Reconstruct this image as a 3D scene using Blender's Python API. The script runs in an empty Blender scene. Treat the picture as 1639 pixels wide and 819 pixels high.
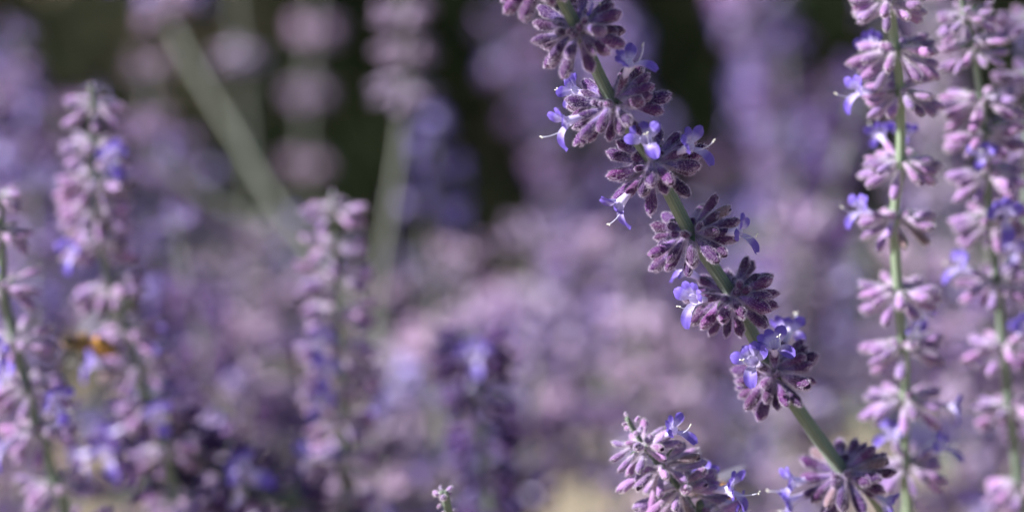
import bpy, math, random
import numpy as np
from mathutils import Matrix, Vector

# ------------------------------------------------------------------ camera, world, sun, exposure
sc = bpy.context.scene
COL = sc.collection
rng = np.random.default_rng(11)
random.seed(11)

PITCH = math.radians(20)
CAM = np.array([0.0, 0.0, 1.0])
FOC = 0.456                                    # metres to the plane of focus
HW = 0.18                                      # half width / depth (100 mm lens on a 36 mm sensor)
RIGHT = np.array([1.0, 0, 0])
FWD = np.array([0.0, math.cos(PITCH), -math.sin(PITCH)])
UPV = np.array([0.0, math.sin(PITCH), math.cos(PITCH)])
cam = bpy.data.cameras.new('camera')
cam.lens = 100; cam.sensor_width = 36
cam.clip_start = 0.01; cam.clip_end = 500
cam.dof.use_dof = True; cam.dof.focus_distance = FOC
cam.dof.aperture_fstop = 6.6; cam.dof.aperture_blades = 0
cam_o = bpy.data.objects.new('camera', cam); COL.objects.link(cam_o)
cam_o.location = CAM; cam_o.rotation_euler = (math.radians(90) - PITCH, 0, 0)
sc.camera = cam_o

SUN_CAM = np.array([-0.80, 0.55, 0.24])        # sun direction: right, up, towards the camera
sd = SUN_CAM[0] * RIGHT + SUN_CAM[1] * UPV - SUN_CAM[2] * FWD
sd /= np.linalg.norm(sd)
world = bpy.data.worlds.new('World'); sc.world = world; world.use_nodes = True
wn = world.node_tree
sky = wn.nodes.new('ShaderNodeTexSky'); sky.sky_type = 'NISHITA'; sky.sun_disc = False
sky.sun_elevation = math.asin(sd[2]); sky.sun_rotation = math.atan2(sd[0], sd[1])
bg = wn.nodes['Background']; bg.inputs[1].default_value = 0.05
wn.links.new(sky.outputs[0], bg.inputs[0])
sun = bpy.data.lights.new('sun', 'SUN'); sun.energy = 5.0; sun.angle = math.radians(0.5)
sun.color = (1.0, 0.975, 0.95)
sun_o = bpy.data.objects.new('sun', sun); COL.objects.link(sun_o)
sun_o.rotation_euler = Vector(sd).to_track_quat('Z', 'Y').to_euler(); sun_o.location = (-2, -1, 4)
sc.view_settings.view_transform = 'Standard'; sc.view_settings.look = 'None'
sc.view_settings.exposure = 1.34; sc.view_settings.gamma = 1.0
sc.cycles.use_denoising = True

# ------------------------------------------------------------------ small maths
def P(px, py, d):
    """direction of a pixel of the 1639x819 photograph, at depth d along the view axis"""
    k = HW * d / 819.5
    return CAM + FWD * d + RIGHT * ((px - 819.5) * k) + UPV * (-(py - 409.5) * k)
def PX(d): return HW * d / 819.5               # metres per photo pixel at depth d
def nrm(v):
    v = np.asarray(v, float); return v / max(np.linalg.norm(v), 1e-12)
def frame(z, up):
    z = nrm(z); y = np.asarray(up, float) - z * np.dot(up, z)
    if np.linalg.norm(y) < 1e-4: y = np.cross(z, [1, 0.3, 0.2])
    y = nrm(y); x = np.cross(y, z)
    return np.stack([x, y, z], 1)
def perp(a):
    u = np.cross(a, RIGHT)
    if np.linalg.norm(u) < 0.1: u = np.cross(a, UPV)
    u = nrm(u); return u, np.cross(a, u)
def smooth(pts, n=8):
    pts = np.asarray(pts, float); out = []
    q = np.vstack([2 * pts[0] - pts[1], pts, 2 * pts[-1] - pts[-2]])
    for i in range(1, len(q) - 2):
        p0, p1, p2, p3 = q[i - 1:i + 3]
        for k in range(n):
            t = k / n
            out.append(0.5 * (2 * p1 + (p2 - p0) * t + (2 * p0 - 5 * p1 + 4 * p2 - p3) * t * t + (3 * p1 - p0 - 3 * p2 + p3) * t ** 3))
    out.append(pts[-1]); return np.array(out)

# ------------------------------------------------------------------ mesh builder
class MB:
    def __init__(s): s.v = []; s.f = []; s.m = []; s.uv = []; s.n = 0
    def add(s, verts, faces, mat=0, uvs=None):
        verts = np.asarray(verts, float); s.v.append(verts)
        for f in faces:
            s.f.append(tuple(int(i) + s.n for i in f)); s.m.append(mat)
            s.uv.extend([(0.5, 0.5)] * len(f) if uvs is None else [tuple(uvs[i]) for i in f])
        s.n += len(verts)
    def grid(s, pts, uvs, rows, cols, wrap, mat=0):
        """pts in rows x cols order"""
        F = []
        for r in range(rows - 1):
            for c in range(cols if wrap else cols - 1):
                c2 = (c + 1) % cols
                F.append((r * cols + c, r * cols + c2, (r + 1) * cols + c2, (r + 1) * cols + c))
        s.add(pts, F, mat, uvs)
    def tube(s, path, rad, sides=8, square=0.0, mat=0, cap=True, vscale=100.0, up=None):
        path = np.asarray(path, float); n = len(path)
        rad = np.broadcast_to(np.asarray(rad, float), (n,))
        tan = np.gradient(path, axis=0); u = up if up is not None else perp(nrm(tan[0]))[0]
        V = []; UV = []; L = 0
        for i in range(n):
            t = nrm(tan[i]); u = nrm(u - t * np.dot(u, t)); w = np.cross(t, u)
            if i: L += np.linalg.norm(path[i] - path[i - 1])
            for k in range(sides):
                a = 2 * math.pi * k / sides
                r = rad[i] * (1 + square * math.cos(4 * a))
                V.append(path[i] + r * (math.cos(a) * u + math.sin(a) * w)); UV.append((abs(2 * k / sides - 1), L * vscale))
        F0 = s.n
        s.grid(V, UV, n, sides, True, mat)
        if cap:
            for i, c in ((0, path[0]), (n - 1, path[-1])):
                ring = [F0 + i * sides + k for k in range(sides)]
                s.f.append(tuple(ring if i else ring[::-1])); s.m.append(mat); s.uv.extend([(0.5, 0.5)] * sides)
    def mesh(s, name, mats, smooth_=True):
        me = bpy.data.meshes.new(name)
        me.from_pydata(np.concatenate(s.v).tolist(), [], s.f)
        for m in mats: me.materials.append(m)
        me.polygons.foreach_set('material_index', s.m)
        me.polygons.foreach_set('use_smooth', [smooth_] * len(s.f))
        uvl = me.uv_layers.new(name='UVMap')
        uvl.data.foreach_set('uv', np.asarray(s.uv, float).ravel())
        me.update(); return me

# ------------------------------------------------------------------ scene helpers
def link(name, data, parent=None, M=None):
    o = bpy.data.objects.new(name, data); COL.objects.link(o)
    if parent is not None: o.parent = parent
    if M is not None: o.matrix_basis = M
    return o
def mat4(pos, R, s=1.0):
    M = np.eye(4); M[:3, :3] = R * s; M[:3, 3] = pos
    return Matrix(M.tolist())
def thing(name, loc, label, cat, group=None):
    o = link(name, None); o.location = loc; o.empty_display_size = 0.01
    o['label'] = label; o['category'] = cat
    if group: o['group'] = group
    return o

# ------------------------------------------------------------------ materials
def mat(name):
    m = bpy.data.materials.new(name); m.use_nodes = True
    nt = m.node_tree; b = nt.nodes['Principled BSDF']
    return m, nt, b
def N(nt, t, **kw):
    n = nt.nodes.new(t)
    for k, v in kw.items():
        if k in n.bl_rna.properties: setattr(n, k, v)
        else: n.inputs[k].default_value = v
    return n
def ramp(nt, fac, stops, interp='LINEAR'):
    r = nt.nodes.new('ShaderNodeValToRGB'); r.color_ramp.interpolation = interp
    el = r.color_ramp.elements
    while len(el) < len(stops): el.new(0.5)
    for e, (p, c) in zip(el, stops): e.position = p; e.color = (*c, 1)
    nt.links.new(fac, r.inputs[0]); return r.outputs[0]
def mix(nt, fac, a, b, mode='MIX'):
    n = nt.nodes.new('ShaderNodeMix'); n.data_type = 'RGBA'; n.blend_type = mode
    for k, x in ((0, fac), (6, a), (7, b)):
        if hasattr(x, 'is_output'): nt.links.new(x, n.inputs[k])
        else: n.inputs[k].default_value = x if k == 0 else (*x, 1)
    return n.outputs[2]
def math_(nt, op, a, b=None):
    n = nt.nodes.new('ShaderNodeMath'); n.operation = op
    for k, x in ((0, a), (1, b)):
        if x is None: continue
        if hasattr(x, 'is_output'): nt.links.new(x, n.inputs[k])
        else: n.inputs[k].default_value = x
    return n.outputs[0]
def uv_xy(nt):
    u = nt.nodes.new('ShaderNodeUVMap'); s = nt.nodes.new('ShaderNodeSeparateXYZ')
    nt.links.new(u.outputs[0], s.inputs[0]); return s.outputs[0], s.outputs[1]
def translucent(nt, b, colour, fac):
    t = nt.nodes.new('ShaderNodeBsdfTranslucent'); mx = nt.nodes.new('ShaderNodeMixShader')
    mx.inputs[0].default_value = fac
    nt.links.new(colour, t.inputs[0]); nt.links.new(b.outputs[0], mx.inputs[1]); nt.links.new(t.outputs[0], mx.inputs[2])
    nt.links.new(mx.outputs[0], nt.nodes['Material Output'].inputs[0])

def calyx_material(name, base, mid, tip, rib, ribamt, tr, sheen=0.3):
    m, nt, b = mat(name)
    u, v = uv_xy(nt)
    c = ramp(nt, v, [(0.0, base), (0.33, base), (0.62, mid), (0.93, mid), (1.0, tip)])
    ribs = math_(nt, 'POWER', math_(nt, 'ABSOLUTE', math_(nt, 'SINE', math_(nt, 'MULTIPLY', u, 22.0))), 3.0)
    tc = nt.nodes.new('ShaderNodeTexCoord')
    nz = N(nt, 'ShaderNodeTexNoise', Scale=1700.0, Detail=3.0); nt.links.new(tc.outputs['Object'], nz.inputs['Vector'])
    rf = math_(nt, 'MULTIPLY', math_(nt, 'MULTIPLY', ribs, nz.outputs[0]), ribamt)
    c = mix(nt, rf, c, rib)
    oi = nt.nodes.new('ShaderNodeObjectInfo')
    hs = nt.nodes.new('ShaderNodeHueSaturation')
    nt.links.new(math_(nt, 'ADD', math_(nt, 'MULTIPLY', oi.outputs['Random'], 0.07), 0.465), hs.inputs['Hue'])
    nt.links.new(math_(nt, 'ADD', math_(nt, 'MULTIPLY', math_(nt, 'FRACT', math_(nt, 'MULTIPLY', oi.outputs['Random'], 37.0)), 0.7), 0.62), hs.inputs['Value'])
    nt.links.new(c, hs.inputs['Color']); c = hs.outputs[0]
    nt.links.new(c, b.inputs['Base Color'])
    b.inputs['Roughness'].default_value = 0.62; b.inputs['Specular IOR Level'].default_value = 0.18
    b.inputs['Sheen Weight'].default_value = sheen; b.inputs['Sheen Roughness'].default_value = 0.35
    b.inputs['Sheen Tint'].default_value = (0.85, 0.72, 0.9, 1)
    bp = N(nt, 'ShaderNodeBump', Strength=0.5, Distance=0.00012)
    nt.links.new(math_(nt, 'ADD', math_(nt, 'MULTIPLY', ribs, 0.6), nz.outputs[0]), bp.inputs['Height'])
    nt.links.new(bp.outputs[0], b.inputs['Normal'])
    translucent(nt, b, c, tr)
    return m
M_CAL = calyx_material('calyx_shaded_purple', (0.165, 0.10, 0.31), (0.040, 0.009, 0.068), (0.095, 0.03, 0.12), (0.36, 0.11, 0.38), 0.45, 0.10, 0.12)  # purple calyx, darkened to carry the shade of the leaning spike
M_CALP = calyx_material('calyx_downy_sunlit', (0.43, 0.33, 0.52), (0.225, 0.11, 0.30), (0.11, 0.045, 0.155), (0.50, 0.33, 0.55), 0.9, 0.14)  # pale from down, with sunlight put into the pink
M_CALB = calyx_material('calyx_downy_lilac', (0.33, 0.24, 0.46), (0.205, 0.125, 0.32), (0.15, 0.085, 0.255), (0.41, 0.30, 0.52), 0.6, 0.2, 0.12)

def hair_material(name, col):
    m, nt, b = mat(name)
    rgb = nt.nodes.new('ShaderNodeRGB'); rgb.outputs[0].default_value = (*col, 1)
    nt.links.new(rgb.outputs[0], b.inputs['Base Color']); b.inputs['Roughness'].default_value = 0.5
    translucent(nt, b, rgb.outputs[0], 0.45); return m
M_HAIR = hair_material('white_down', (0.80, 0.74, 0.82))
M_HAIRG = hair_material('stem_down', (0.66, 0.72, 0.62))
M_INNER, nt, b = mat('calyx_inside'); b.inputs['Base Color'].default_value = (0.10, 0.045, 0.11, 1); b.inputs['Roughness'].default_value = 0.8

def petal_material():
    m, nt, b = mat('violet_petal')
    u, v = uv_xy(nt)
    c = ramp(nt, v, [(0.0, (0.66, 0.58, 0.86)), (0.28, (0.54, 0.47, 0.82)), (0.58, (0.175, 0.115, 0.53)), (1.0, (0.19, 0.13, 0.57))])
    vein = math_(nt, 'POWER', math_(nt, 'ABSOLUTE', math_(nt, 'COSINE', math_(nt, 'MULTIPLY', u, 15.0))), 10.0)
    c = mix(nt, math_(nt, 'MULTIPLY', vein, 0.35), c, (0.14, 0.07, 0.50))
    oi = nt.nodes.new('ShaderNodeObjectInfo'); hs = nt.nodes.new('ShaderNodeHueSaturation')
    nt.links.new(math_(nt, 'ADD', math_(nt, 'MULTIPLY', oi.outputs['Random'], 0.35), 0.82), hs.inputs['Value'])
    nt.links.new(c, hs.inputs['Color']); c = hs.outputs[0]
    nt.links.new(c, b.inputs['Base Color']); b.inputs['Roughness'].default_value = 0.55
    b.inputs['Specular IOR Level'].default_value = 0.25
    translucent(nt, b, c, 0.38); return m
M_PET = petal_material()
def tube_material():
    m, nt, b = mat('pale_corolla_tube')
    u, v = uv_xy(nt)
    c = ramp(nt, v, [(0.0, (0.50, 0.40, 0.62)), (0.6, (0.66, 0.58, 0.85)), (1.0, (0.78, 0.74, 0.93))])
    st = math_(nt, 'POWER', math_(nt, 'ABSOLUTE', math_(nt, 'SINE', math_(nt, 'MULTIPLY', u, 16.0))), 6.0)
    c = mix(nt, math_(nt, 'MULTIPLY', st, 0.35), c, (0.30, 0.2, 0.62))
    nt.links.new(c, b.inputs['Base Color']); b.inputs['Roughness'].default_value = 0.5
    translucent(nt, b, c, 0.3); return m
M_TUBE = tube_material()
M_STYLE, nt, b = mat('pale_style'); b.inputs['Base Color'].default_value = (0.62, 0.62, 0.80, 1); b.inputs['Roughness'].default_value = 0.4
M_STIG, nt, b = mat('cream_stigma'); b.inputs['Base Color'].default_value = (0.82, 0.80, 0.70, 1)

def stem_material(name, a, bcol, stripe):
    m, nt, b = mat(name)
    u, v = uv_xy(nt)
    tc = nt.nodes.new('ShaderNodeTexCoord')
    nz = N(nt, 'ShaderNodeTexNoise', Scale=900.0, Detail=4.0); nt.links.new(tc.outputs['Object'], nz.inputs['Vector'])
    nl = N(nt, 'ShaderNodeTexNoise', Scale=70.0, Detail=2.0); nt.links.new(tc.outputs['Object'], nl.inputs['Vector'])
    c = mix(nt, nl.outputs[0], a, bcol)
    st = math_(nt, 'POWER', math_(nt, 'ABSOLUTE', math_(nt, 'SINE', math_(nt, 'MULTIPLY', u, 19.0))), 4.0)
    c = mix(nt, math_(nt, 'MULTIPLY', math_(nt, 'MULTIPLY', st, nz.outputs[0]), 1.0), c, stripe)
    nt.links.new(c, b.inputs['Base Color']); b.inputs['Roughness'].default_value = 0.6
    b.inputs['Sheen Weight'].default_value = 0.2; b.inputs['Sheen Tint'].default_value = (0.8, 0.9, 0.8, 1)
    bp = N(nt, 'ShaderNodeBump', Strength=0.6, Distance=0.0001)
    nt.links.new(math_(nt, 'ADD', st, nz.outputs[0]), bp.inputs['Height']); nt.links.new(bp.outputs[0], b.inputs['Normal'])
    return m
M_STEM = stem_material('grey_green_stem', (0.080, 0.115, 0.082), (0.120, 0.155, 0.110), (0.20, 0.235, 0.19))
M_STEMG = stem_material('dull_stem', (0.15, 0.17, 0.14), (0.22, 0.235, 0.195), (0.28, 0.285, 0.25))
M_STEMP = stem_material('pale_stem', (0.14, 0.20, 0.125), (0.20, 0.26, 0.165), (0.29, 0.33, 0.25))
def leaf_material(name, a, bcol, tr):
    m, nt, b = mat(name)
    tc = nt.nodes.new('ShaderNodeTexCoord'); nz = N(nt, 'ShaderNodeTexNoise', Scale=25.0, Detail=3.0)
    nt.links.new(tc.outputs['Object'], nz.inputs['Vector'])
    c = mix(nt, nz.outputs[0], a, bcol); nt.links.new(c, b.inputs['Base Color']); b.inputs['Roughness'].default_value = 0.7; b.inputs['Specular IOR Level'].default_value = 0.12
    translucent(nt, b, c, tr); return m
M_LEAF = leaf_material('silver_leaf', (0.16, 0.18, 0.14), (0.24, 0.26, 0.20), 0.25)
M_BRACT = leaf_material('green_bract', (0.05, 0.10, 0.06), (0.12, 0.18, 0.11), 0.2)
M_BUSH = leaf_material('shaded_leaf', (0.004, 0.007, 0.004), (0.030, 0.048, 0.018), 0.15)  # leaf green darkened so its colour carries the shade inside the shrubs
M_BARK, nt, b = mat('brown_bark'); b.inputs['Base Color'].default_value = (0.07, 0.05, 0.035, 1); b.inputs['Roughness'].default_value = 0.9

# ------------------------------------------------------------------ calyx, flower and whorl shapes (base at origin, +Z outwards, +Y = upper side)
def calyx_into(mb, L=5.2e-3, R=0.98e-3, opened=0.0, bend=0.0, sides=16, hairs=0, r=None, M=None, hair_len=4.2e-4, hair_w=1.5e-5, stub=False, fade=0.0, hairmat=1, innermat=2):
    r = r or np.random.default_rng(1)
    ts = np.array([0, 0.08, 0.16, 0.26, 0.38, 0.5, 0.62, 0.74, 0.84, 0.91, 0.96, 1.0]) if sides > 8 else np.array([0, 0.15, 0.38, 0.65, 0.88, 1.0])
    prof = np.interp(ts, [0, 0.10, 0.18, 0.3, 0.5, 0.7, 0.84, 0.93, 1.0],
                     [0.24, 0.26, 0.36, 0.55, 0.80, 0.98, 1.0, 0.86 + 0.1 * opened, 0.36 + 0.52 * opened] if not stub else
                     [0.3, 0.4, 0.55, 0.8, 1.0, 1.0, 0.9, 0.65, 0.2])
    rows = len(ts); V = []; UV = []
    lop = 1 + 0.06 * r.standard_normal(4)
    for i, t in enumerate(ts):
        for k in range(sides):
            a = 2 * math.pi * k / sides                       # a = 90 deg is the upper side
            rr = R * prof[i] * (1 + 0.045 * math.cos(5 * a + lop[0]))
            x = rr * math.cos(a) * lop[1]; y = rr * math.sin(a) * 0.86 * lop[2]
            if i >= rows - 2 and not stub:                    # two lips with a notch at each side
                sq = 1 if i == rows - 1 else 0.4
                y *= 1 - 0.45 * sq * (1 - opened)
            lip = (0.085 * max(0, math.sin(a)) + 0.03 * max(0, -math.sin(a)) - 0.10 * abs(math.cos(a)) ** 3) * max(0, (t - 0.8) / 0.2) if not stub else 0
            z = L * (t + lip)
            V.append((x, y + bend * L * t * t, z)); UV.append((abs(2 * k / sides - 1), t))
    V = np.array(V); n0 = mb.n
    Vw = V if M is None else V @ M[:3, :3].T + M[:3, 3]
    mb.grid(Vw, UV, rows, sides, True, 0)
    if opened > 0.3 and sides > 8:                            # hollow mouth
        last = V[-sides:]; c = last.mean(0); inn = []
        for s_, dz in ((0.86, -0.02), (0.8, -0.22)):
            q = c + (last - c) * s_; q[:, 2] += dz * L; inn.append(q)
        I = np.vstack([last, inn[0], inn[1], [inn[1].mean(0)]])
        F = []
        for rr in range(2):
            for k in range(sides):
                k2 = (k + 1) % sides; F.append((rr * sides + k, rr * sides + k2, (rr + 1) * sides + k2, (rr + 1) * sides + k))
        for k in range(sides): F.append((2 * sides + k, 2 * sides + (k + 1) % sides, 3 * sides))
        mb.add(I if M is None else I @ M[:3, :3].T + M[:3, 3], F, innermat)
    else:
        mb.f.append(tuple(n0 + (rows - 1) * sides + k for k in range(sides))); mb.m.append(0); mb.uv.extend([(0.5, 1.0)] * sides)
    if hairs:
        G = V.reshape(rows, sides, 3); HV = []; HF = []
        for h in range(hairs):
            tt = r.random() ** 1.35
            if r.random() < 0.13: tt = 0.93 + 0.07 * r.random()
            i = min(int(np.searchsorted(ts, tt)), rows - 1); i = max(i, 1); k = r.integers(sides); k2 = (k + 1) % sides
            f = r.random(); g = r.random()
            p = (G[i - 1, k] * (1 - g) + G[i - 1, k2] * g) * (1 - f) + (G[i, k] * (1 - g) + G[i, k2] * g) * f
            nn = nrm(np.cross(G[i - 1, k2] - G[i - 1, k], G[i, k] - G[i - 1, k]) + 1e-15)
            d = nrm(nn + np.array([0, 0, 0.35]) + 0.45 * r.standard_normal(3))
            ln = hair_len * (0.5 + r.random()) * (0.75 if tt > 0.5 else 1.25)
            w = np.cross(d, r.standard_normal(3)); w = nrm(w) * hair_w
            b0 = len(HV); HV += [p - w, p + w, p + d * ln]; HF.append((b0, b0 + 1, b0 + 2))
        HV = np.array(HV)
        mb.add(HV if M is None else HV @ M[:3, :3].T + M[:3, 3], HF, hairmat)

def make_calyx(name, mats, **kw):
    mb = MB(); calyx_into(mb, **kw); return mb.mesh(name, mats)
def calyx_set(mats, hairs, hw, sides):
    S = {'closed': [], 'open': [], 'bud': []}
    for i in range(7):
        S['closed'].append(make_calyx('calyx', mats, L=(4.5 + 1.3 * random.random()) * 1e-3, R=(0.70 + 0.22 * random.random()) * 1e-3, bend=0.16 * (random.random() - 0.6), sides=sides, hairs=hairs, hair_w=hw, r=np.random.default_rng(50 + i)))
    for i in range(4):
        S['open'].append(make_calyx('calyx', mats, L=(5.0 + 0.7 * random.random()) * 1e-3, R=(0.78 + 0.14 * random.random()) * 1e-3, opened=0.34 + 0.3 * random.random(), bend=0.12 * (random.random() - 0.5), sides=sides, hairs=hairs, hair_w=hw, r=np.random.default_rng(70 + i)))
    for i in range(4):
        S['bud'].append(make_calyx('bud', mats, L=(2.0 + 1.0 * random.random()) * 1e-3, R=(0.55 + 0.2 * random.random()) * 1e-3, stub=True, sides=sides, hairs=int(hairs * 0.55), hair_w=hw, r=np.random.default_rng(90 + i)))
    for i in range(2):
        S['dry'] = S.get('dry', []) + [make_calyx('calyx', [M_DRY] + mats[1:], L=5.4e-3, R=0.82e-3, opened=0.5, bend=-0.1, sides=sides, hairs=hairs, hair_w=hw, r=np.random.default_rng(80 + i))]
    return S
M_DRY = calyx_material('calyx_withered', (0.30, 0.22, 0.30), (0.20, 0.12, 0.14), (0.26, 0.17, 0.15), (0.40, 0.30, 0.30), 0.8, 0.2, 0.2)
M_HAIRH = hair_material('lilac_down', (0.70, 0.60, 0.78))
SET_HERO = calyx_set([M_CAL, M_HAIRH, M_INNER], 1700, 1.4e-5, 16)
SET_SUNLIT = calyx_set([M_CALP, M_HAIR, M_INNER], 800, 2.2e-5, 12)
SET_SOFT = calyx_set([M_CALB, M_HAIR, M_INNER], 160, 2.6e-5, 10)

TUBE_L = 4.2e-3
def petal_into(mb, phi, Lp, Wp, a0, a1, cup, seed, mat=0, nu=7, nv=8):
    r = np.random.default_rng(seed); rad = np.array([math.sin(phi), math.cos(phi), 0]); zz = np.array([0, 0, 1.0]); side = np.cross(zz, rad)
    p = rad * 0.95e-3 + zz * TUBE_L * 0.93; V = []; UV = []
    ph = r.random() * 6
    for j in range(nv):
        v = j / (nv - 1)
        al = a0 + (a1 - a0) * v
        if j: p = p + (rad * math.cos(al) + zz * math.sin(al)) * Lp / (nv - 1)
        nrmv = -rad * math.sin(al) + zz * math.cos(al)
        w = Wp * (0.45 + 0.55 * math.sin(min(v * 1.25, 1) * math.pi / 2)) * math.sqrt(max(1 - max(0, (v - 0.55) / 0.47) ** 2.2, 0.02))
        for i in range(nu):
            u = 2 * i / (nu - 1) - 1
            V.append(p + side * u * w * 0.5 + nrmv * (cup * Wp * u * u + 0.05 * Wp * math.sin(5 * u + 4 * v + ph)))
            UV.append((u, v))
    mb.grid(np.array(V), UV, nv, nu, False, mat)
def corolla_into(mb, mat=0, sides=12):
    zs = np.linspace(0, 1, 7); V = []; UV = []
    pr = np.interp(zs, [0, 0.4, 0.75, 1], [0.5e-3, 0.62e-3, 0.9e-3, 1.1e-3])
    for i, z in enumerate(zs):
        for k in range(sides):
            a = 2 * math.pi * k / sides
            V.append((pr[i] * math.cos(a), pr[i] * math.sin(a) * 0.85 + 0.0002 * z * z, z * TUBE_L * (1 + (0.05 * math.sin(a) if i == 6 else 0)))); UV.append((abs(2 * k / sides - 1), z))
    mb.grid(np.array(V), UV, 7, sides, True, mat)
def style_into(mb, m0=0, m1=1, seed=0, L=5.0e-3):
    r = np.random.default_rng(seed); t = np.linspace(0, 1, 8); bx = 0.0006 * r.standard_normal()
    path = np.stack([bx * t * t, -0.0006 - 0.0014 * t + 0.0012 * t ** 3, TUBE_L * 0.6 + L * t], 1)
    mb.tube(path, 7.5e-5, 6, mat=m0)
    e = path[-1]
    for sx in (-1, 1):
        q = np.array([e, e + [sx * 2.2e-4, 1.6e-4, 2.2e-4], e + [sx * 4.2e-4, 1.0e-4, 3.2e-4]])
        mb.tube(q, [7e-5, 9e-5, 1.25e-4], 6, mat=m1)
def flower_set(i):
    d = {}
    mb = MB(); corolla_into(mb); d['tube'] = mb.mesh('corolla_tube', [M_TUBE])
    d['petals'] = []
    for j, (ph, L, W) in enumerate(((-21, 2.7, 2.0), (21, 2.7, 2.0), (-66, 3.0, 2.3), (66, 3.0, 2.3))):
        mb = MB(); jit = np.random.default_rng(i * 9 + j).standard_normal(4)
        petal_into(mb, math.radians(ph + 5 * jit[0]), L * 1e-3 * (1 + 0.07 * jit[1]), W * 1e-3, math.radians(66 + 8 * jit[2]), math.radians(4 + 14 * jit[3]), -0.12, i * 9 + j)
        d['petals'].append(mb.mesh('petal', [M_PET]))
    mb = MB(); petal_into(mb, math.pi, 4.1e-3, 2.5e-3, math.radians(70), math.radians(-5 - 12 * i), 0.22, i + 40); d['lip'] = mb.mesh('lower_petal', [M_PET])
    mb = MB(); style_into(mb, seed=i, L=(4.0 + i) * 1e-3); d['style'] = mb.mesh('style', [M_STYLE, M_STIG])
    mb = MB(); corolla_into(mb, 1, 8)
    for j, ph in enumerate((-22, 22, -68, 68)):
        petal_into(mb, math.radians(ph), 2.6e-3, 1.8e-3, math.radians(66), math.radians(4), -0.12, j, 0, 4, 4)
    petal_into(mb, math.pi, 4.1e-3, 2.5e-3, math.radians(70), math.radians(-10), 0.2, 9, 0, 4, 5)
    d['joined'] = mb.mesh('flower', [M_PET, M_TUBE])
    return d
FLOWERS = [flower_set(i) for i in range(3)]

def bract_mesh():
    mb = MB(); V = []; UV = []
    for j in range(5):
        v = j / 4
        for i in range(3):
            u = i - 1; w = 0.55e-3 * math.sin(math.pi * (0.18 + 0.8 * v)); V.append((u * w, 0.0002 * u * u - 0.0006 * v * v, 3.2e-3 * v)); UV.append((u, v))
    mb.grid(np.array(V), UV, 5, 3, False); return mb.mesh('bract', [M_BRACT])
BRACT = bract_mesh()
def leaf_mesh(seed):
    r = np.random.default_rng(seed); mb = MB(); V = []; UV = []; n = 15
    for j in range(n):
        v = j / (n - 1)
        for i in range(5):
            u = i / 2 - 1; w = 5e-3 * math.sin(math.pi * min(1, 0.12 + 0.88 * v)) ** 0.8 * (1 - 0.38 * (j % 2) * (abs(u) > 0.9))
            V.append((u * w, 0.0015 * u * u - 0.012 * v * v, 0.036 * v)); UV.append((u, v))
    mb.grid(np.array(V), UV, n, 5, False); return mb.mesh('leaf', [M_LEAF])
LEAVES = [leaf_mesh(i) for i in range(3)]

# placement of the calyces of one whorl: (base, direction, up, kind, size) in the frame of the whorl (z = towards the tip)
def whorl_layout(r, n=20, droop=(78, 124), buds=5, cyme=0.35, size=1.0, stem_r=1.05e-3, phase=0.0):
    out = []
    for k in range(n):
        a = 2 * math.pi * (k + 0.5 * r.random()) / n
        a = a - cyme * 0.5 * math.sin(2 * (a - phase))       # gather into two opposite cymes
        tier = k % 2
        th = math.radians(droop[0] + (droop[1] - droop[0]) * (0.5 * r.random() + 0.5 * tier))
        d = np.array([math.cos(a) * math.sin(th), math.sin(a) * math.sin(th), math.cos(th)])
        off = np.array([math.cos(a), math.sin(a), 0]) * (stem_r * 0.8 + (0.2 + 1.0 * r.random()) * 1e-3 * size) + np.array([0, 0, (1.3 - 2.4 * tier + 0.7 * r.standard_normal()) * 0.5e-3])
        d = nrm(d + 0.12 * r.standard_normal(3))
        out.append((off, d, 'open' if r.random() < 0.2 else 'closed', size * (0.84 + 0.3 * r.random())))
    for k in range(buds):
        a = 2 * math.pi * r.random(); th = math.radians(28 + 36 * r.random())
        d = np.array([math.cos(a) * math.sin(th), math.sin(a) * math.sin(th), math.cos(th)])
        off = np.array([math.cos(a), math.sin(a), 0]) * (stem_r + 0.4e-3 * r.random()) + np.array([0, 0, 0.4e-3])
        out.append((off, d, 'bud', size * (0.6 + 0.45 * r.random())))
    return out

def make_whorl_mesh(seed, n, size, droop, m):
    r = np.random.default_rng(seed); mb = MB()
    for off, d, kind, s in whorl_layout(r, n=n, droop=droop, buds=3, size=size, stem_r=0.9e-3):
        M = np.eye(4); M[:3, :3] = frame(d, [0, 0, 1]) * s; M[:3, 3] = off
        calyx_into(mb, L=5.2e-3 if kind != 'bud' else 2.4e-3, R=1.02e-3 if kind != 'bud' else 0.7e-3, sides=7, r=r, M=M, stub=kind == 'bud')
    return mb.mesh('whorl', [m])
M_CALL = calyx_material('calyx_pale_pink', (0.48, 0.38, 0.52), (0.38, 0.27, 0.43), (0.28, 0.175, 0.33), (0.53, 0.42, 0.56), 0.6, 0.2, 0.15)
M_CALD = calyx_material('calyx_shaded_violet', (0.11, 0.07, 0.21), (0.046, 0.020, 0.105), (0.04, 0.018, 0.09), (0.16, 0.085, 0.25), 0.6, 0.15, 0.08)  # violet darkened so the colour carries shade on background whorls
SET_SHADED = calyx_set([M_CALD, M_HAIR, M_INNER], 60, 2.2e-5, 10)
VARIANTS = ('pale', 'lilac', 'deep')  # tones per spike: faded pale, lilac, and violet with painted shade
WH = {}
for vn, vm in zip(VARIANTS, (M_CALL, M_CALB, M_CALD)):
    WH[vn] = ([make_whorl_mesh(200 + i, 15 + i % 4, 1.0, (80, 124), vm) for i in range(6)], [make_whorl_mesh(220 + i, 9 + i % 3, 0.8, (60, 105), vm) for i in range(3)])
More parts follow.
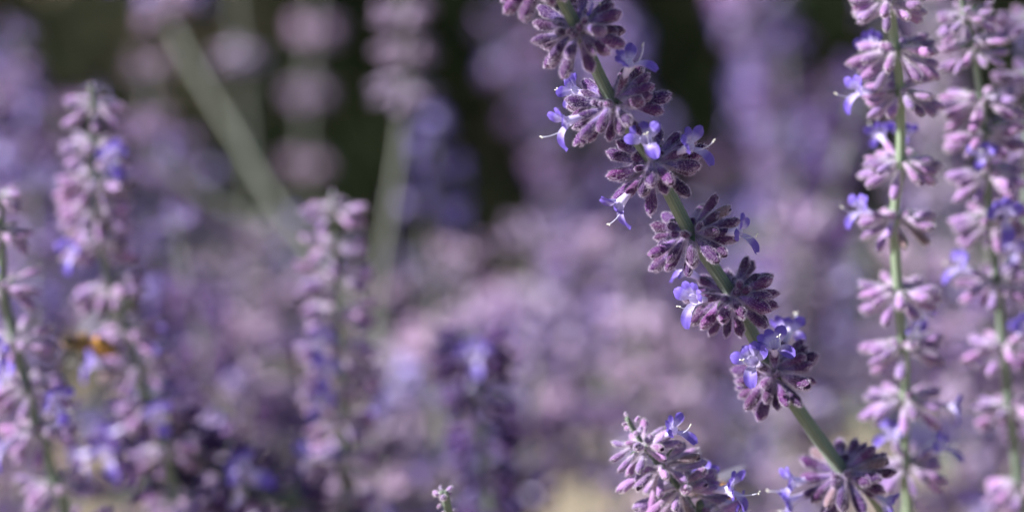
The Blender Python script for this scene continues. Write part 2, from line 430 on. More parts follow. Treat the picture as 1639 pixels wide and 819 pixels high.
FAR_LABEL = {'pale': 'blurred pale pink sage spike in the soft mass behind the sharp stem', 'lilac': 'blurred mid lilac sage spike in the soft mass behind the sharp stem', 'deep': 'blurred shade-darkened violet sage spike in the soft mass behind the sharp stem'}
FAR_GROUP = {'pale': 'pale pink sage spikes in the background', 'lilac': 'lilac sage spikes in the background', 'deep': 'shade-darkened violet sage spikes in the background'}

# ------------------------------------------------------------------ building a spike
def stem_points(nodes, droop_to_ground=True):
    """node points run from tip to base; adds the stem on to the ground"""
    nodes = np.asarray(nodes, float); pts = [nodes[0]] + [p for p in nodes[1:]]
    d = nrm(nodes[-1] - nodes[-2]); p = nodes[-1].copy(); z0 = p[2]; steps = 7
    for i in range(1, steps + 1):
        t = i / steps; dd = nrm(d * (1 - t) ** 1.5 + np.array([0, 0, -1.0]) * (0.25 + t)); 
        k = z0 / steps / max(-dd[2], 0.3)
        p = p + dd * k; pts.append(p.copy())
    pts[-1][2] = -0.004
    return np.array(pts)

def add_stem(root, origin, nodes, r0, r1, hairs=0, pale=False, square=0.13, sides=16):
    pts = stem_points(nodes); path = smooth(pts, 8)
    L = np.concatenate([[0], np.cumsum(np.linalg.norm(np.diff(path, axis=0), axis=1))])
    t = L / L[-1]
    rad = r0 + (r1 - r0) * np.clip(L / 0.12, 0, 1) + 0.0006 * t
    mb = MB(); mb.tube(path - origin, rad, sides, square)
    if hairs:
        r = np.random.default_rng(5); HV = []; HF = []
        n = int(np.searchsorted(L, 0.17)); tan = np.gradient(path, axis=0)
        for h in range(hairs):
            i = r.integers(0, max(n, 2)); f = r.random(); i2 = min(i + 1, len(path) - 1); c = path[i] * (1 - f) + path[i2] * f - origin
            a, b_ = perp(nrm(tan[i])); an = r.random() * 6.2832; nn = math.cos(an) * a + math.sin(an) * b_
            p = c + nn * rad[i] * 0.97; d = nrm(nn + 0.5 * r.standard_normal(3)); w = nrm(np.cross(d, r.standard_normal(3))) * 1.3e-5
            q = len(HV); HV += [p - w, p + w, p + d * (1.2e-4 + 1.6e-4 * r.random())]; HF.append((q, q + 1, q + 2))
        mb.add(np.array(HV), HF, 1)
    me = mb.mesh('stem', [M_STEMG if sides == 6 else M_STEMP if pale else M_STEM, M_HAIRG])
    return link('stem', me, root)

def add_flower(root, origin, base, d, up, s, fi, calset, detail=True, calyx=True):
    R = frame(d, up)
    if calyx: link('calyx', calset['open'][fi % 4], root, mat4(base - origin, R, s))
    fb = base + R[:, 2] * 3.6e-3 * s - origin
    F = FLOWERS[fi % 3]
    if not detail:
        return link('flower', F['joined'], root, mat4(fb, R, s))
    o = link('flower', F['tube'], root, mat4(fb, R, s))
    for pm in F['petals']: link('petal', pm, o)
    link('lower_petal', F['lip'], o); link('style', F['style'], o)
    return o

def spike(label, group, node_px, depth, slope=None, calset=None, seed=1, n=20, size=1.0, droop=(78, 124), r0=0.8e-3, r1=1.15e-3,
          flowers=(), rand_flowers=0, hairs=0, pale=False, cyme=0.35, tip_buds=0, top_fade=0, detail=True, buds=5, name='flower_spike', phase=0.0, py0=None, face=0.0, bracts=4):
    slope = math.tan(PITCH) if slope is None else slope
    r = np.random.default_rng(seed)
    py0 = node_px[len(node_px) // 2][1] if py0 is None else py0
    dep = lambda py: depth + slope * (py - py0) * PX(depth)
    nodes = [P(x, y, dep(y)) for x, y in node_px]
    pts = stem_points(nodes); origin = np.array([pts[-1][0], pts[-1][1], 0.0])
    root = thing(name, origin, label, 'flower', group)
    add_stem(root, origin, nodes, r0, r1, hairs, pale)
    axes = []
    for i in range(len(nodes)):
        a = nodes[max(i - 1, 0)] - nodes[min(i + 1, len(nodes) - 1)]; axes.append(nrm(a))
    taken = {}
    for (ni, fx, fy, sign, s) in flowers:                    # flowers seen in the photograph: node, pixel, nearer (+) or farther (-)
        nd = nodes[ni]; dd = dep(node_px[ni][1]); k = PX(dd)
        v = np.array([(fx - node_px[ni][0]) * k, -(fy - node_px[ni][1]) * k]); D = 9.6e-3 * s; rr = np.linalg.norm(v)
        zc = sign * math.sqrt(max(D * D - rr * rr, (0.12 * D) ** 2))
        w = RIGHT * v[0] + UPV * v[1] - FWD * zc
        dirv = nrm(w); base = nd + dirv * max(np.linalg.norm(w) - 8.2e-3 * s, 0.8e-3)
        add_flower(root, origin, base, dirv, axes[ni] + 0.25 * UPV - 0.25 * FWD, s, ni + int(fx), calset, detail)
        taken.setdefault(ni, []).append(dirv)
    for i, nd in enumerate(nodes):
        if tip_buds and i == 0:
            for k in range(tip_buds):                         # the young tip: tiny buds along the last few millimetres
                t = k / tip_buds; p = nodes[0] * (1 - t) + nodes[1] * t; a = k * 2.4
                A, B = perp(axes[0]); rd = math.cos(a) * A + math.sin(a) * B
                link('bud', calset['bud'][k % 4], root, mat4(p + rd * 0.5e-3 - origin, frame(nrm(rd + 0.5 * axes[0]), axes[0]), 0.42 + 0.45 * t))
            continue
        sz = size * (min(1.0, 0.62 + 0.13 * i) if top_fade else 1.0)
        ax = nrm(axes[i] - face * FWD); A, B = perp(ax); B = np.cross(ax, A)
        Rw = np.stack([B, -A, ax], 1) if np.dot(B, RIGHT) > 0 else np.stack([-B, A, ax], 1)
        sz *= 0.95 + 0.12 * r.random()
        for j, (off, d, kind, s) in enumerate(whorl_layout(r, n=max(2, n + int(r.integers(-2, 4))) if n > 6 else n, droop=droop, buds=buds, size=sz, cyme=cyme, stem_r=r1 * 0.95, phase=phase)):
            dw = Rw @ d
            if any(np.dot(dw, q) > 0.965 for q in taken.get(i, [])): continue
            base = nd + Rw @ off
            if kind != 'bud' and r.random() < 0.014 and 'dry' in calset: kind = 'dry'
            lst = calset[kind]; me = lst[r.integers(len(lst))]
            R = frame(dw, ax)
            if kind == 'bud' and r.random() < 0.5: pass
            link('bud' if kind == 'bud' else 'calyx', me, root, mat4(base - origin, R, s))
            if kind == 'open' and rand_flowers and r.random() < rand_flowers:
                add_flower(root, origin, base, dw, ax, s, int(r.integers(30)), calset, detail, calyx=False)
        for k in range(bracts):
            a = k * math.pi / 2 + r.random(); d = nrm(Rw @ np.array([math.cos(a), math.sin(a), 0.5]))
            link('bract', BRACT, root, mat4(nd + d * r1 * 0.9 - origin, frame(d, ax), 0.6 + 0.4 * r.random()))
    return root

# ------------------------------------------------------------------ ground and the dark shrubs behind
def ground():
    m, nt, b = mat('dry_soil')
    tc = nt.nodes.new('ShaderNodeTexCoord')
    n1 = N(nt, 'ShaderNodeTexNoise', Scale=3.0, Detail=6.0, Roughness=0.65); n2 = N(nt, 'ShaderNodeTexNoise', Scale=60.0, Detail=6.0)
    for n_ in (n1, n2): nt.links.new(tc.outputs['Object'], n_.inputs['Vector'])
    c = ramp(nt, n1.outputs[0], [(0.30, (0.20, 0.145, 0.10)), (0.5, (0.42, 0.335, 0.24)), (0.68, (0.56, 0.47, 0.35))])
    c = mix(nt, math_(nt, 'MULTIPLY', n2.outputs[0], 0.55), c, (0.20, 0.15, 0.10))
    nt.links.new(c, b.inputs['Base Color']); b.inputs['Roughness'].default_value = 0.95
    bp = N(nt, 'ShaderNodeBump', Strength=0.8, Distance=0.02); nt.links.new(n2.outputs[0], bp.inputs['Height']); nt.links.new(bp.outputs[0], b.inputs['Normal'])
    mb = MB(); n = 60; V = []; UV = []
    for j in range(n):
        for i in range(n):
            x = np.sign(i / (n - 1) - 0.5) * abs(2 * i / (n - 1) - 1) ** 3 * 120; y = np.sign(j / (n - 1) - 0.5) * abs(2 * j / (n - 1) - 1) ** 3 * 120 + 2
            h = 0.012 * math.sin(7.1 * x + 1.3 * y) * math.sin(5.3 * y - 0.7 * x) if abs(x) < 4 and abs(y - 2) < 4 else 0
            V.append((x, y, h)); UV.append((i / n, j / n))
    mb.grid(np.array(V), UV, n, n, False)
    g = link('ground', mb.mesh('ground', [m])); g['kind'] = 'structure'; g['label'] = 'dry tan soil under the sage'
ground()

def bush_mesh(seed):
    r = np.random.default_rng(seed); mb = MB(); n = 6500
    ctr = r.standard_normal((60, 3)); ctr = ctr / np.linalg.norm(ctr, axis=1)[:, None] * (0.55 + 0.45 * r.random((60, 1)) ** 0.5) * [0.42, 0.36, 0.46]
    ctr[:, 2] = np.abs(ctr[:, 2]) * 1.15 + 0.08
    V = []; F = []
    for i in range(n):
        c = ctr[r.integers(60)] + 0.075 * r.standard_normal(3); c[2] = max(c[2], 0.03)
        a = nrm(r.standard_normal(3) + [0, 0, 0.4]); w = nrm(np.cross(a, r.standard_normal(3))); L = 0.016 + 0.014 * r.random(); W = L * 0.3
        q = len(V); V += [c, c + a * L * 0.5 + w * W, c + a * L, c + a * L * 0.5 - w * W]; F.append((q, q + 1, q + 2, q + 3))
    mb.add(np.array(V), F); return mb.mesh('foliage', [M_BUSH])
def bush_branches(seed):
    r = np.random.default_rng(seed); mb = MB()
    for i in range(9):
        a = r.random() * 6.28; e = np.array([0.33 * math.cos(a), 0.28 * math.sin(a), 0.30 + 0.2 * r.random()])
        mb.tube(smooth([[0.02 * math.cos(a), 0.02 * math.sin(a), -0.01], e * [0.4, 0.4, 0.5], e], 4), np.linspace(0.010, 0.003, 9), 6)
    return mb.mesh('branches', [M_BARK])
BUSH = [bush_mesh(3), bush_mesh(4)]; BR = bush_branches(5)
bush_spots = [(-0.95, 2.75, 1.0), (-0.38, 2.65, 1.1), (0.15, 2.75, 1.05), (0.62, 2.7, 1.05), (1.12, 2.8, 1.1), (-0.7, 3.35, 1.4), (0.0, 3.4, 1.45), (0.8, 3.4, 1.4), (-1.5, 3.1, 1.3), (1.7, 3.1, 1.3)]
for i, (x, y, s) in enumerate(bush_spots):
    b_ = thing('shrub', (x, y, 0), 'shaded dark green leafy shrub in the blurred gap behind the flowers', 'shrub', 'dark shrubs behind the sage')
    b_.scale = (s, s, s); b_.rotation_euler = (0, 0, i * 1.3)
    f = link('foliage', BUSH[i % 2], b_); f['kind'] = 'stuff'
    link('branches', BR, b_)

# ------------------------------------------------------------------ the sharp leaning spike
hero_nodes = [(775, -285), (800, -205), (838, -120), (872, -52), (925, 48), (982, 166), (1046, 262), (1106, 374), (1172, 474), (1240, 598), (1352, 758), (1455, 895)]
hero_fl = [(5, 1008, 103, 1, .92), (5, 914, 142, -1, .85), (5, 900, 200, 1, .95), (6, 1030, 226, 1, .95), (6, 1106, 236, 1, .95), (6, 988, 332, 1, .95),
           (7, 1187, 372, 1, .95), (8, 1103, 480, 1, 1.0), (8, 1096, 432, -1, .85), (9, 1268, 528, -1, 1.0), (9, 1234, 548, 1, .95), (9, 1196, 575, 1, 1.0),
           (10, 1264, 772, 1, .95), (10, 1420, 808, -1, .9), (3, 948, -8, -1, .8), (10, 1262, 806, -1, .9)]
spike('sharply focused purple sage spike with shade-darkened downy calyces, leaning across in front', None, hero_nodes, FOC + 0.001, calset=SET_HERO, seed=7, n=31, size=1.14, face=0.42, flowers=hero_fl,
      hairs=7000, r0=0.82e-3, r1=0.98e-3, py0=300, slope=0.42, buds=9)

# ------------------------------------------------------------------ neighbouring spikes
R1 = [(1405, -170), (1412, -80), (1424, 4), (1434, 84), (1441, 150), (1441, 262), (1432, 352), (1438, 470), (1446, 556), (1448, 640), (1449, 745), (1455, 850), (1458, 960)]
spike('sunlit pale pink upright sage spike with straight green stem beside the leaning one', None, R1, 0.487, calset=SET_SUNLIT, seed=21, n=19, cyme=0.75, droop=(84, 128), size=1.0,
      flowers=[(4, 1366, 148, 1, .9), (5, 1413, 212, -1, .8), (5, 1452, 210, -1, .8), (6, 1370, 335, 1, .85), (3, 1402, 68, -1, .85), (7, 1490, 500, -1, .8), (9, 1528, 652, 1, .8), (10, 1420, 690, 1, .9), (10, 1505, 712, 1, .9), (7, 1462, 520, 1, .6)],
      hairs=1500, r0=0.68e-3, r1=0.82e-3, buds=4, pale=True)
R2 = [(1538, -12), (1546, 32), (1557, 76), (1570, 162), (1576, 216), (1581, 282), (1586, 352), (1596, 452), (1606, 556), (1616, 652), (1632, 776), (1640, 880)]
spike('sunlit pale pink sage spike with slender bare bud tip, behind the straight stem', None, R2, 0.500, calset=SET_SUNLIT, seed=33, n=18, cyme=0.75, droop=(82, 128), size=0.98, tip_buds=6, top_fade=1,
      flowers=[(5, 1562, 250, 1, .8), (6, 1592, 348, 1, 1.0), (7, 1530, 425, 1, .9), (8, 1632, 525, 1, .9)], r0=0.45e-3, r1=0.95e-3, buds=3)
R3 = [(1655, -60), (1652, 40), (1650, 130), (1646, 240), (1644, 370), (1650, 440), (1652, 560), (1662, 680), (1668, 800)]
spike('shaded deep purple sage spike half cut off at the frame edge', None, R3, 0.515, calset=SET_HERO, seed=35, n=17, cyme=0.6, size=1.1, flowers=[(4, 1612, 400, 1, .9), (6, 1628, 530, 1, .9)], buds=3)
S1 = [(1003, 668), (1032, 716), (1060, 748), (1090, 784), (1122, 834), (1150, 890)]
spike('short pink spike with a pointed green bud tip, sharp against the blur', None, S1, 0.470, calset=SET_SUNLIT, seed=44, n=17, droop=(74, 128), size=1.14, tip_buds=8, top_fade=1, cyme=0.2,
      flowers=[(1, 1080, 684, 1, .85), (3, 1132, 768, -1, .85), (3, 1172, 780, 1, 1.0), (3, 1182, 808, 1, .85)], r0=0.35e-3, r1=0.9e-3, hairs=900, buds=3)
L0 = [(-6, 318), (2, 372), (4, 462), (24, 545), (44, 622), (62, 690), (88, 772), (112, 850)]
spike('soft lilac sage spike with bright violet flowers, next to the hovering bee', None, L0, 0.512, calset=SET_SUNLIT, seed=55, n=18, cyme=0.8, size=1.0, droop=(84, 130),
      flowers=[(3, 6, 560, 1, .95), (4, 100, 640, 1, 1.0), (4, 15, 595, 1, .9), (5, 6, 715, 1, .95), (2, -10, 440, 1, .8)], top_fade=1, detail=True, buds=2)
L1 = [(146, 140), (149, 172), (148, 236), (150, 290), (152, 340), (160, 392), (178, 460), (204, 530), (222, 590), (240, 652), (262, 720), (282, 800), (290, 870)]
spike('soft lilac sage spike with narrow tip, its stem passing behind the bee', None, L1, 0.530, calset=SET_SUNLIT, seed=66, n=18, cyme=0.6, size=0.96, tip_buds=4, top_fade=1, droop=(80, 128),
      flowers=[(2, 190, 252, 1, .95), (5, 122, 405, 1, .9), (9, 262, 660, 1, .9), (7, 240, 540, -1, .8), (8, 147, 578, 1, .95)], r0=0.45e-3, buds=2)
C1 = [(532, 312), (534, 336), (536, 392), (538, 446), (540, 502), (543, 560), (546, 612), (548, 672), (548, 734), (550, 800), (552, 880)]
spike('blurred upright sage spike with tapering tip and pale violet blooms, mid distance', None, C1, 0.545, calset=SET_SUNLIT, seed=77, n=15, cyme=0.6, size=1.05, tip_buds=3, top_fade=1,
      flowers=[(5, 520, 545, 1, 1.0), (6, 528, 590, 1, 1.0), (7, 520, 640, 1, 1.0), (6, 600, 640, -1, .9)], r0=0.5e-3, detail=False, buds=2)
C2 = [(755, 540), (758, 585), (764, 640), (770, 695), (778, 752), (786, 815), (792, 880)]
spike('blurred shaded dark purple sage spike topped by one light violet bloom', None, C2, 0.575, calset=SET_SHADED, seed=88, n=17, cyme=0.4, size=1.15, flowers=[(1, 760, 566, 1, 1.1)], detail=False, r0=0.5e-3, buds=2)
D1 = [(236, 640), (268, 690), (312, 730), (362, 762), (416, 790), (474, 815), (540, 860)]
spike('blurred shaded dark violet sage spike arching low above the ground gap', None, D1, 0.55, calset=SET_SHADED, seed=91, n=18, size=1.15, cyme=0.4, rand_flowers=0.2, detail=False, buds=2)
D2 = [(322, 690), (352, 716), (392, 744), (436, 776), (480, 815), (530, 870)]
spike('blurred pink sage spike lying along the dark violet arching one', None, D2, 0.565, calset=SET_SOFT, seed=92, n=10, size=0.9, cyme=0.4, rand_flowers=0.2, detail=False, buds=2)
D3 = [(205, 690), (228, 730), (258, 772), (292, 812), (330, 870)]
spike('blurred shaded dark violet short sage spike under the arching one', None, D3, 0.55, calset=SET_SHADED, seed=93, n=16, size=1.1, cyme=0.4, rand_flowers=0.3, detail=False, buds=2)
YT = [(706, 786), (710, 797), (714, 810), (719, 830), (730, 870)]
spike('tiny green shoot tip with white buds poking up from below', None, YT, 0.470, calset={k: SET_SUNLIT['bud'] for k in ('closed', 'open', 'bud')}, seed=3, n=2, size=0.4, tip_buds=5, r0=0.4e-3, r1=0.6e-3, buds=1, bracts=0, name='flower_shoot')

# ------------------------------------------------------------------ background spikes (whorls as parts)
def far_spike(node_px, depth, seed, label=None, group=None, var='lilac', r1=0.9e-3, fl=0.5, pale=True, size=1.0, slope=None, leaves=2, whorls=True):
    slope = math.tan(PITCH) if slope is None else slope
    r = np.random.default_rng(seed); py0 = node_px[0][1]
    nodes = [P(x, y, depth + slope * (y - py0) * PX(depth)) for x, y in node_px]
    pts = stem_points(nodes); origin = np.array([pts[-1][0], pts[-1][1], 0.0])
    root = thing('flower_spike', origin, label or FAR_LABEL[var], 'flower', None if label else FAR_GROUP[var])
    add_stem(root, origin, nodes, min(0.9e-3, r1), r1, 0, pale, sides=6)
    for i, nd in enumerate(nodes[:-1]):
        ax = nrm(nodes[max(i - 1, 0)] - nodes[i + 1]); R = frame(ax, [math.cos(r.random() * 6.28), math.sin(r.random() * 6.28), 0.1])
        if whorls and (whorls is True or i in whorls):
            me = WH[var][1][r.integers(3)] if i == 0 else WH[var][0][r.integers(6)]
            link('whorl', me, root, mat4(nd - origin, R, size * (0.9 + 0.3 * r.random())))
            if r.random() < fl:
                for q in range(int(r.integers(1, 4))):
                    a = r.random() * 6.28; d = nrm(R @ np.array([math.cos(a), math.sin(a), 0.1 * r.standard_normal()]))
                    add_flower(root, origin, nd + d * 1.5e-3, d, ax, size, int(r.integers(9)), SET_SOFT, False, calyx=False)
    path = smooth(pts, 6); k0 = int(len(path) * 0.35)
    for k in range(leaves):
        i = min(k0 + int(r.random() * len(path) * 0.5), len(path) - 3); t = nrm(path[i] - path[i + 1]); a, b_ = perp(t); an = r.random() * 6.28
        d = nrm(math.cos(an) * a + math.sin(an) * b_ + 0.6 * t)
        link('leaf', LEAVES[k % 3], root, mat4(path[i] - origin, frame(d, t), 0.8 + 0.6 * r.random()))
    return root

def col(pts, ys):
    xs = np.interp(ys, [p[1] for p in pts], [p[0] for p in pts]); return list(zip(xs, ys))
# those one can make out singly
far_spike([(512, -150), (508, -60), (502, 45), (490, 148), (489, 258), (480, 420)], 0.84, 1, 'blurred sage spike of round pink whorls spaced apart against the dark gap', None, var='pale', size=1.2, fl=0.1)
far_spike([(640, -60), (646, 20), (652, 84), (650, 140), (640, 240), (622, 360), (604, 500)], 0.665, 2, 'blurred sage stem, thick and pale green, bare below its pink whorls', None, r1=1.4e-3, pale=False, whorls=(0, 1, 2, 3), var='pale', size=1.1, leaves=0, fl=0.25)
far_spike([(238, -40), (262, 10), (300, 90), (370, 205), (440, 320), (520, 425), (610, 545), (720, 700)], 0.735, 3, 'thick grey green sage stem slanting down through the blur', None, r1=1.0e-3, pale=False, whorls=(0, 1), var='pale', leaves=0, size=1.05, slope=-0.3, fl=0.6)
far_spike([(250, 250), (300, 290), (350, 325), (410, 360), (480, 420)], 0.72, 4, 'short yellowish green blurred stem crossing the dark gap', None, r1=1.5e-3, pale=False, whorls=(), leaves=0, slope=0.1)
far_spike([(372, -40), (378, 20), (386, 92), (392, 170), (398, 240), (404, 330)], 0.80, 5, 'blurred sage spike with faint green stem between dark gaps', None, r1=1.4e-3, pale=False, whorls=(0, 2), var='pale', size=0.95, leaves=0, fl=0.0)
far_spike(col([(1165, -60), (1200, 60), (1262, 300), (1300, 500)], range(-60, 560, 52)), 0.80, 6, 'blurred lilac sage spike rising between two dark gaps', None, size=1.25, fl=0.35)
far_spike(col([(1190, -60), (1225, 120), (1250, 400)], range(20, 520, 56)), 0.92, 61, size=1.2)
far_spike(col([(960, -60), (985, 200), (1000, 500)], range(-40, 520, 50)), 0.86, 7, size=1.2)
far_spike(col([(850, -30), (870, 120), (905, 400)], range(-40, 420, 60)), 0.95, 71, size=1.1)
far_spike([(792, 48), (812, 112), (846, 182), (880, 262), (905, 350), (925, 450)], 0.86, 72, size=1.3, leaves=0)
far_spike([(236, 112), (243, 190), (250, 260)], 0.8, 73, size=1.0, leaves=0, fl=0.0, var='pale')
far_spike([(690, 215), (690, 265), (688, 330), (684, 420)], 0.76, 74, size=1.1, fl=0.9, var='deep')
far_spike(col([(10, -80), (26, 120), (40, 400)], range(60, 460, 52)), 0.74, 8, size=1.05)
far_spike(col([(92, 60), (98, 200), (130, 500)], range(170, 560, 54)), 0.74, 81, size=1.05)
far_spike(col([(215, 190), (245, 420), (300, 700)], range(215, 760, 56)), 0.74, 9, size=1.1)
far_spike(col([(285, 195), (290, 420), (330, 700)], range(230, 760, 56)), 0.82, 91, size=1.1)
far_spike(col([(1330, 130), (1345, 420), (1360, 700)], range(140, 700, 54)), 0.9, 92, size=1.1)
far_spike(col([(1490, -60), (1500, 300), (1520, 700)], range(-40, 700, 52)), 0.84, 93, size=1.1)
far_spike(col([(1065, 330), (1080, 420), (1100, 760)], range(340, 800, 54)), 0.9, 94, size=1.1)

for k, (x, y, d, nn, vr) in enumerate([(815, 395, .78, 5, 'pale'), (856, 380, .74, 6, 'pale'), (893, 425, .80, 5, 'lilac'), (932, 390, .76, 6, 'pale'), (872, 520, .84, 4, 'pale'), (905, 300, .9, 7, 'lilac')]):
    st = 14.5e-3 / PX(d)
    far_spike([(x + 3 * j, y + st * j) for j in range(nn)], d, 400 + k, var=vr, size=1.3, fl=0.15, leaves=1)

# the mass
def top_line(x):
    return np.interp(x, [0, 90, 130, 320, 430, 560, 700, 860, 900, 1040, 1060, 1130, 1150, 1270, 1300, 1400, 1420, 1639],
                     [0, 110, 300, 320, 400, 430, 450, 440, 100, 100, 360, 360, 20, 50, 230, 230, -20, -20])
GAPS = [(910, 770, 70, 70), (120, 540, 60, 90), (1345, 590, 50, 55), (800, 310, 70, 50)]
CENTRE = [(606, 470, .72, 'pale'), (650, 430, .84, 'lilac'), (700, 455, .70, 'pale'), (735, 410, .76, 'pale'), (775, 470, .90, 'lilac'), (812, 452, .73, 'pale'), (850, 420, .80, 'lilac'), (960, 470, .70, 'pale'), (925, 400, .78, 'pale'),
          (640, 585, .68, 'pale'), (820, 590, .68, 'lilac'), (430, 385, .74, 'pale'), (470, 460, .80, 'lilac'), (395, 430, .70, 'pale'), (350, 380, .78, 'lilac'), (690, 640, .64, 'lilac'), (860, 560, .66, 'deep'),
          (1010, 420, .72, 'pale'), (960, 560, .68, 'lilac'), (1100, 560, .74, 'pale'), (440, 560, .66, 'deep'), (590, 690, .64, 'pale'), (740, 560, .82, 'deep'), (400, 620, .66, 'pale'), (1180, 640, .72, 'lilac'), (1280, 420, .7, 'pale'), (660, 720, .66, 'pale'), (840, 680, .7, 'pale')]
for k, (x, y, d, vr) in enumerate(CENTRE):
    step = rng.uniform(13, 17) * 1e-3 / PX(d); ln = rng.normal(0, 0.12)
    if any(((x + ln * step * j - gx) / gw) ** 2 + ((y + step * j - gy) / gh) ** 2 < 1 for j in range(9) for gx, gy, gw, gh in GAPS): continue
    far_spike([(x + ln * step * j, y + step * j) for j in range(9)], d, 700 + k, var=vr, size=rng.uniform(1.1, 1.35), fl=0.2, leaves=2)
cnt = 0; tries = 0
while cnt < 72 and tries < 9000:
    tries += 1
    x = rng.uniform(-90, 1730); d = rng.uniform(0.62, 0.88) if cnt % 4 else rng.uniform(1.0, 1.6); y = top_line(np.clip(x, 0, 1639)) + rng.uniform(0, 1) * 620
    if y > 860: continue
    lean = rng.normal(0, 0.13); step = rng.uniform(13, 20) * 1e-3 / PX(d)
    n = int(rng.integers(7, 12)); curve = rng.normal(0, 4)
    nodes = [(x + lean * step * k + curve * (k / n) ** 2 * 5, y + step * k * 0.95) for k in range(n)]
    if any(((u - gx) / gw) ** 2 + ((w_ - gy) / gh) ** 2 < 1 for u, w_ in nodes for gx, gy, gw, gh in GAPS): continue
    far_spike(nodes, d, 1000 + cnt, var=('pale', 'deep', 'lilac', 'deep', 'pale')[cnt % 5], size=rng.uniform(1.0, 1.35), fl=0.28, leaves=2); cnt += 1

# ------------------------------------------------------------------ honeybees
def bee_material():
    m, nt, b = mat('bee_body'); u, v = uv_xy(nt)
    c = ramp(nt, v, [(0.0, (0.012, 0.010, 0.008)), (0.2, (0.02, 0.015, 0.01)), (0.26, (0.14, 0.08, 0.025)), (0.46, (0.20, 0.11, 0.03)), (0.5, (0.58, 0.28, 0.05)), (0.62, (0.66, 0.33, 0.07)),
                     (0.65, (0.12, 0.05, 0.015)), (0.69, (0.62, 0.30, 0.05)), (0.78, (0.10, 0.04, 0.012)), (0.83, (0.32, 0.15, 0.03)), (0.93, (0.06, 0.03, 0.012))])
    nt.links.new(c, b.inputs['Base Color']); b.inputs['Roughness'].default_value = 0.45; return m
M_BEE = bee_material(); M_FUR = hair_material('golden_fur', (0.66, 0.42, 0.15))
M_BLACK, nt, b = mat('bee_black'); b.inputs['Base Color'].default_value = (0.012, 0.01, 0.009, 1); b.inputs['Roughness'].default_value = 0.35
M_WING, nt, b = mat('bee_wing'); b.inputs['Base Color'].default_value = (0.8, 0.8, 0.9, 1); b.inputs['Roughness'].default_value = 0.15; b.inputs['Alpha'].default_value = 0.12
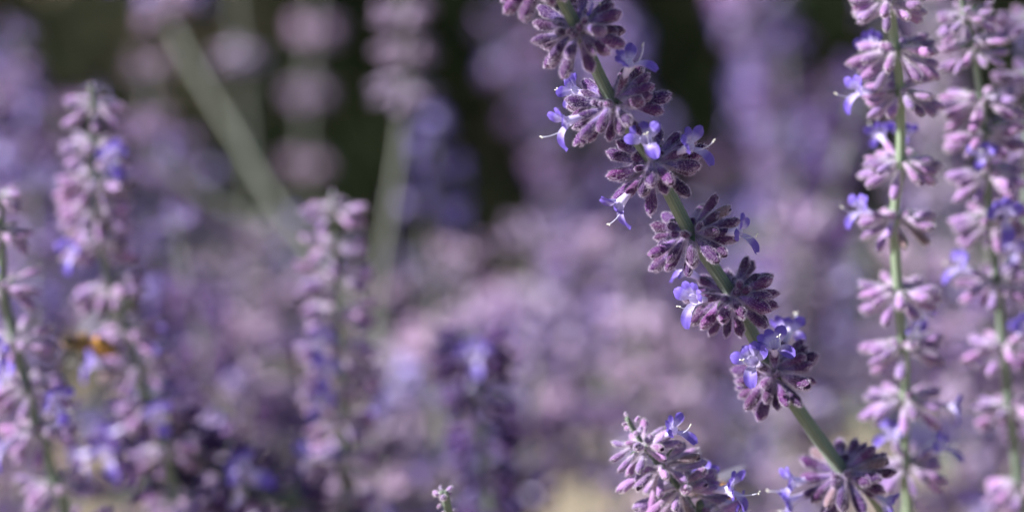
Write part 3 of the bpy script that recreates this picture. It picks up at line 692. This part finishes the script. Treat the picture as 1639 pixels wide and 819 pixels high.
def bee(label, pos, head_dir, up, s=1.0):
    root = thing('honeybee', pos, label, 'bee'); Rb = frame(-nrm(head_dir), up); O = mat4(np.zeros(3), Rb, s)
    mb = MB(); ts = np.array([0, .04, .09, .14, .19, .22, .26, .33, .4, .46, .5, .56, .64, .72, .8, .88, .95, 1.0]); L = 0.0115
    rad = np.array([.15, .8, 1.25, 1.3, .85, .6, 1.3, 1.85, 1.8, 1.2, .7, 1.5, 1.95, 2.0, 1.75, 1.3, .7, .1]) * 1e-3
    V = []; UV = []; sides = 14
    for t, rr in zip(ts, rad):
        for k in range(sides):
            a = 2 * math.pi * k / sides; V.append((rr * math.cos(a), rr * math.sin(a) * 0.92 - 0.0012 * max(0, t - 0.5) * 2, (t - 0.4) * L)); UV.append((k / sides, t))
    V = np.array(V); mb.grid(V, UV, len(ts), sides, True)
    r = np.random.default_rng(2); HV = []; HF = []; G = V.reshape(len(ts), sides, 3)
    for h in range(1500):
        i = r.integers(1, len(ts)); k = r.integers(sides)
        if i in (10, 11) or (i > 12 and r.random() < 0.6): continue
        f = r.random(); p = G[i - 1, k] * (1 - f) + G[i, k] * f + 0.2e-3 * r.standard_normal(3)
        c = np.array([0, 0, p[2]]); d = nrm(nrm(p - c) + 0.35 * r.standard_normal(3)); w = nrm(np.cross(d, r.standard_normal(3))) * 2.2e-5
        q = len(HV); HV += [p - w, p + w, p + d * 0.7e-3 * (0.5 + r.random())]; HF.append((q, q + 1, q + 2))
    mb.add(np.array(HV), HF, 1)
    link('body', mb.mesh('body', [M_BEE, M_FUR]), root, O)
    for sx in (-1, 1):
        mb = MB(); E = []; UE = []
        for j in range(7):
            for k in range(8):
                th = math.pi * j / 6; ph = 2 * math.pi * k / 8
                E.append((sx * 1.0e-3 + 0.45e-3 * math.sin(th) * math.cos(ph), 0.25e-3 + 0.75e-3 * math.cos(th), -0.0036 + 0.42e-3 * math.sin(th) * math.sin(ph))); UE.append((0, 0))
        mb.grid(np.array(E), UE, 7, 8, True); link('eye', mb.mesh('eye', [M_BLACK]), root, O)
        mb = MB(); mb.tube(smooth([[sx * .4e-3, .6e-3, -.0042], [sx * .9e-3, 1.2e-3, -.0054], [sx * 1.6e-3, .6e-3, -.0066]], 4), 8e-5, 5); link('antenna', mb.mesh('antenna', [M_BLACK]), root, O)
        for (wl, wz, ang) in ((8.5e-3, -0.0012, 0.45), (6.0e-3, 0.0002, 0.85)):
            mb = MB(); W = []; UW = []
            for j in range(8):
                v = j / 7; w = 1.45e-3 * math.sin(math.pi * (0.08 + 0.86 * v)) ** 0.7
                for i in range(3):
                    u = i - 1; out = v * wl
                    W.append((sx * (1.1e-3 + out * math.cos(ang) - u * w * math.sin(ang) * 0.5), 1.5e-3 + 0.55 * out * 0.6, wz + out * math.sin(ang) + u * w * math.cos(ang))); UW.append((u, v))
            mb.grid(np.array(W), UW, 8, 3, False); link('wing', mb.mesh('wing', [M_WING]), root, O)
        for z0, dz in ((-0.0016, -0.0022), (-0.0002, 0.0004), (0.0008, 0.0030)):
            mb = MB(); mb.tube(smooth([[sx * .9e-3, -1.2e-3, z0], [sx * 2.6e-3, -1.6e-3, z0 + dz * .5], [sx * 2.9e-3, -3.4e-3, z0 + dz], [sx * 2.4e-3, -4.6e-3, z0 + dz * 1.3]], 4), np.linspace(2.6e-4, 1.0e-4, 13), 6)
            link('leg', mb.mesh('leg', [M_BLACK]), root, O)
    return root
bee('amber honeybee with dark head hovering by the soft lilac spike', P(136, 548, 0.514), -RIGHT + 0.1 * UPV - 0.25 * FWD, UPV - 0.3 * FWD, 0.92)
bee('golden furry honeybee mostly hidden behind the violet flowers of the short spike', P(1136, 783, 0.488), -RIGHT * 0.8 + 0.1 * UPV + 0.5 * FWD, UPV, 0.9)
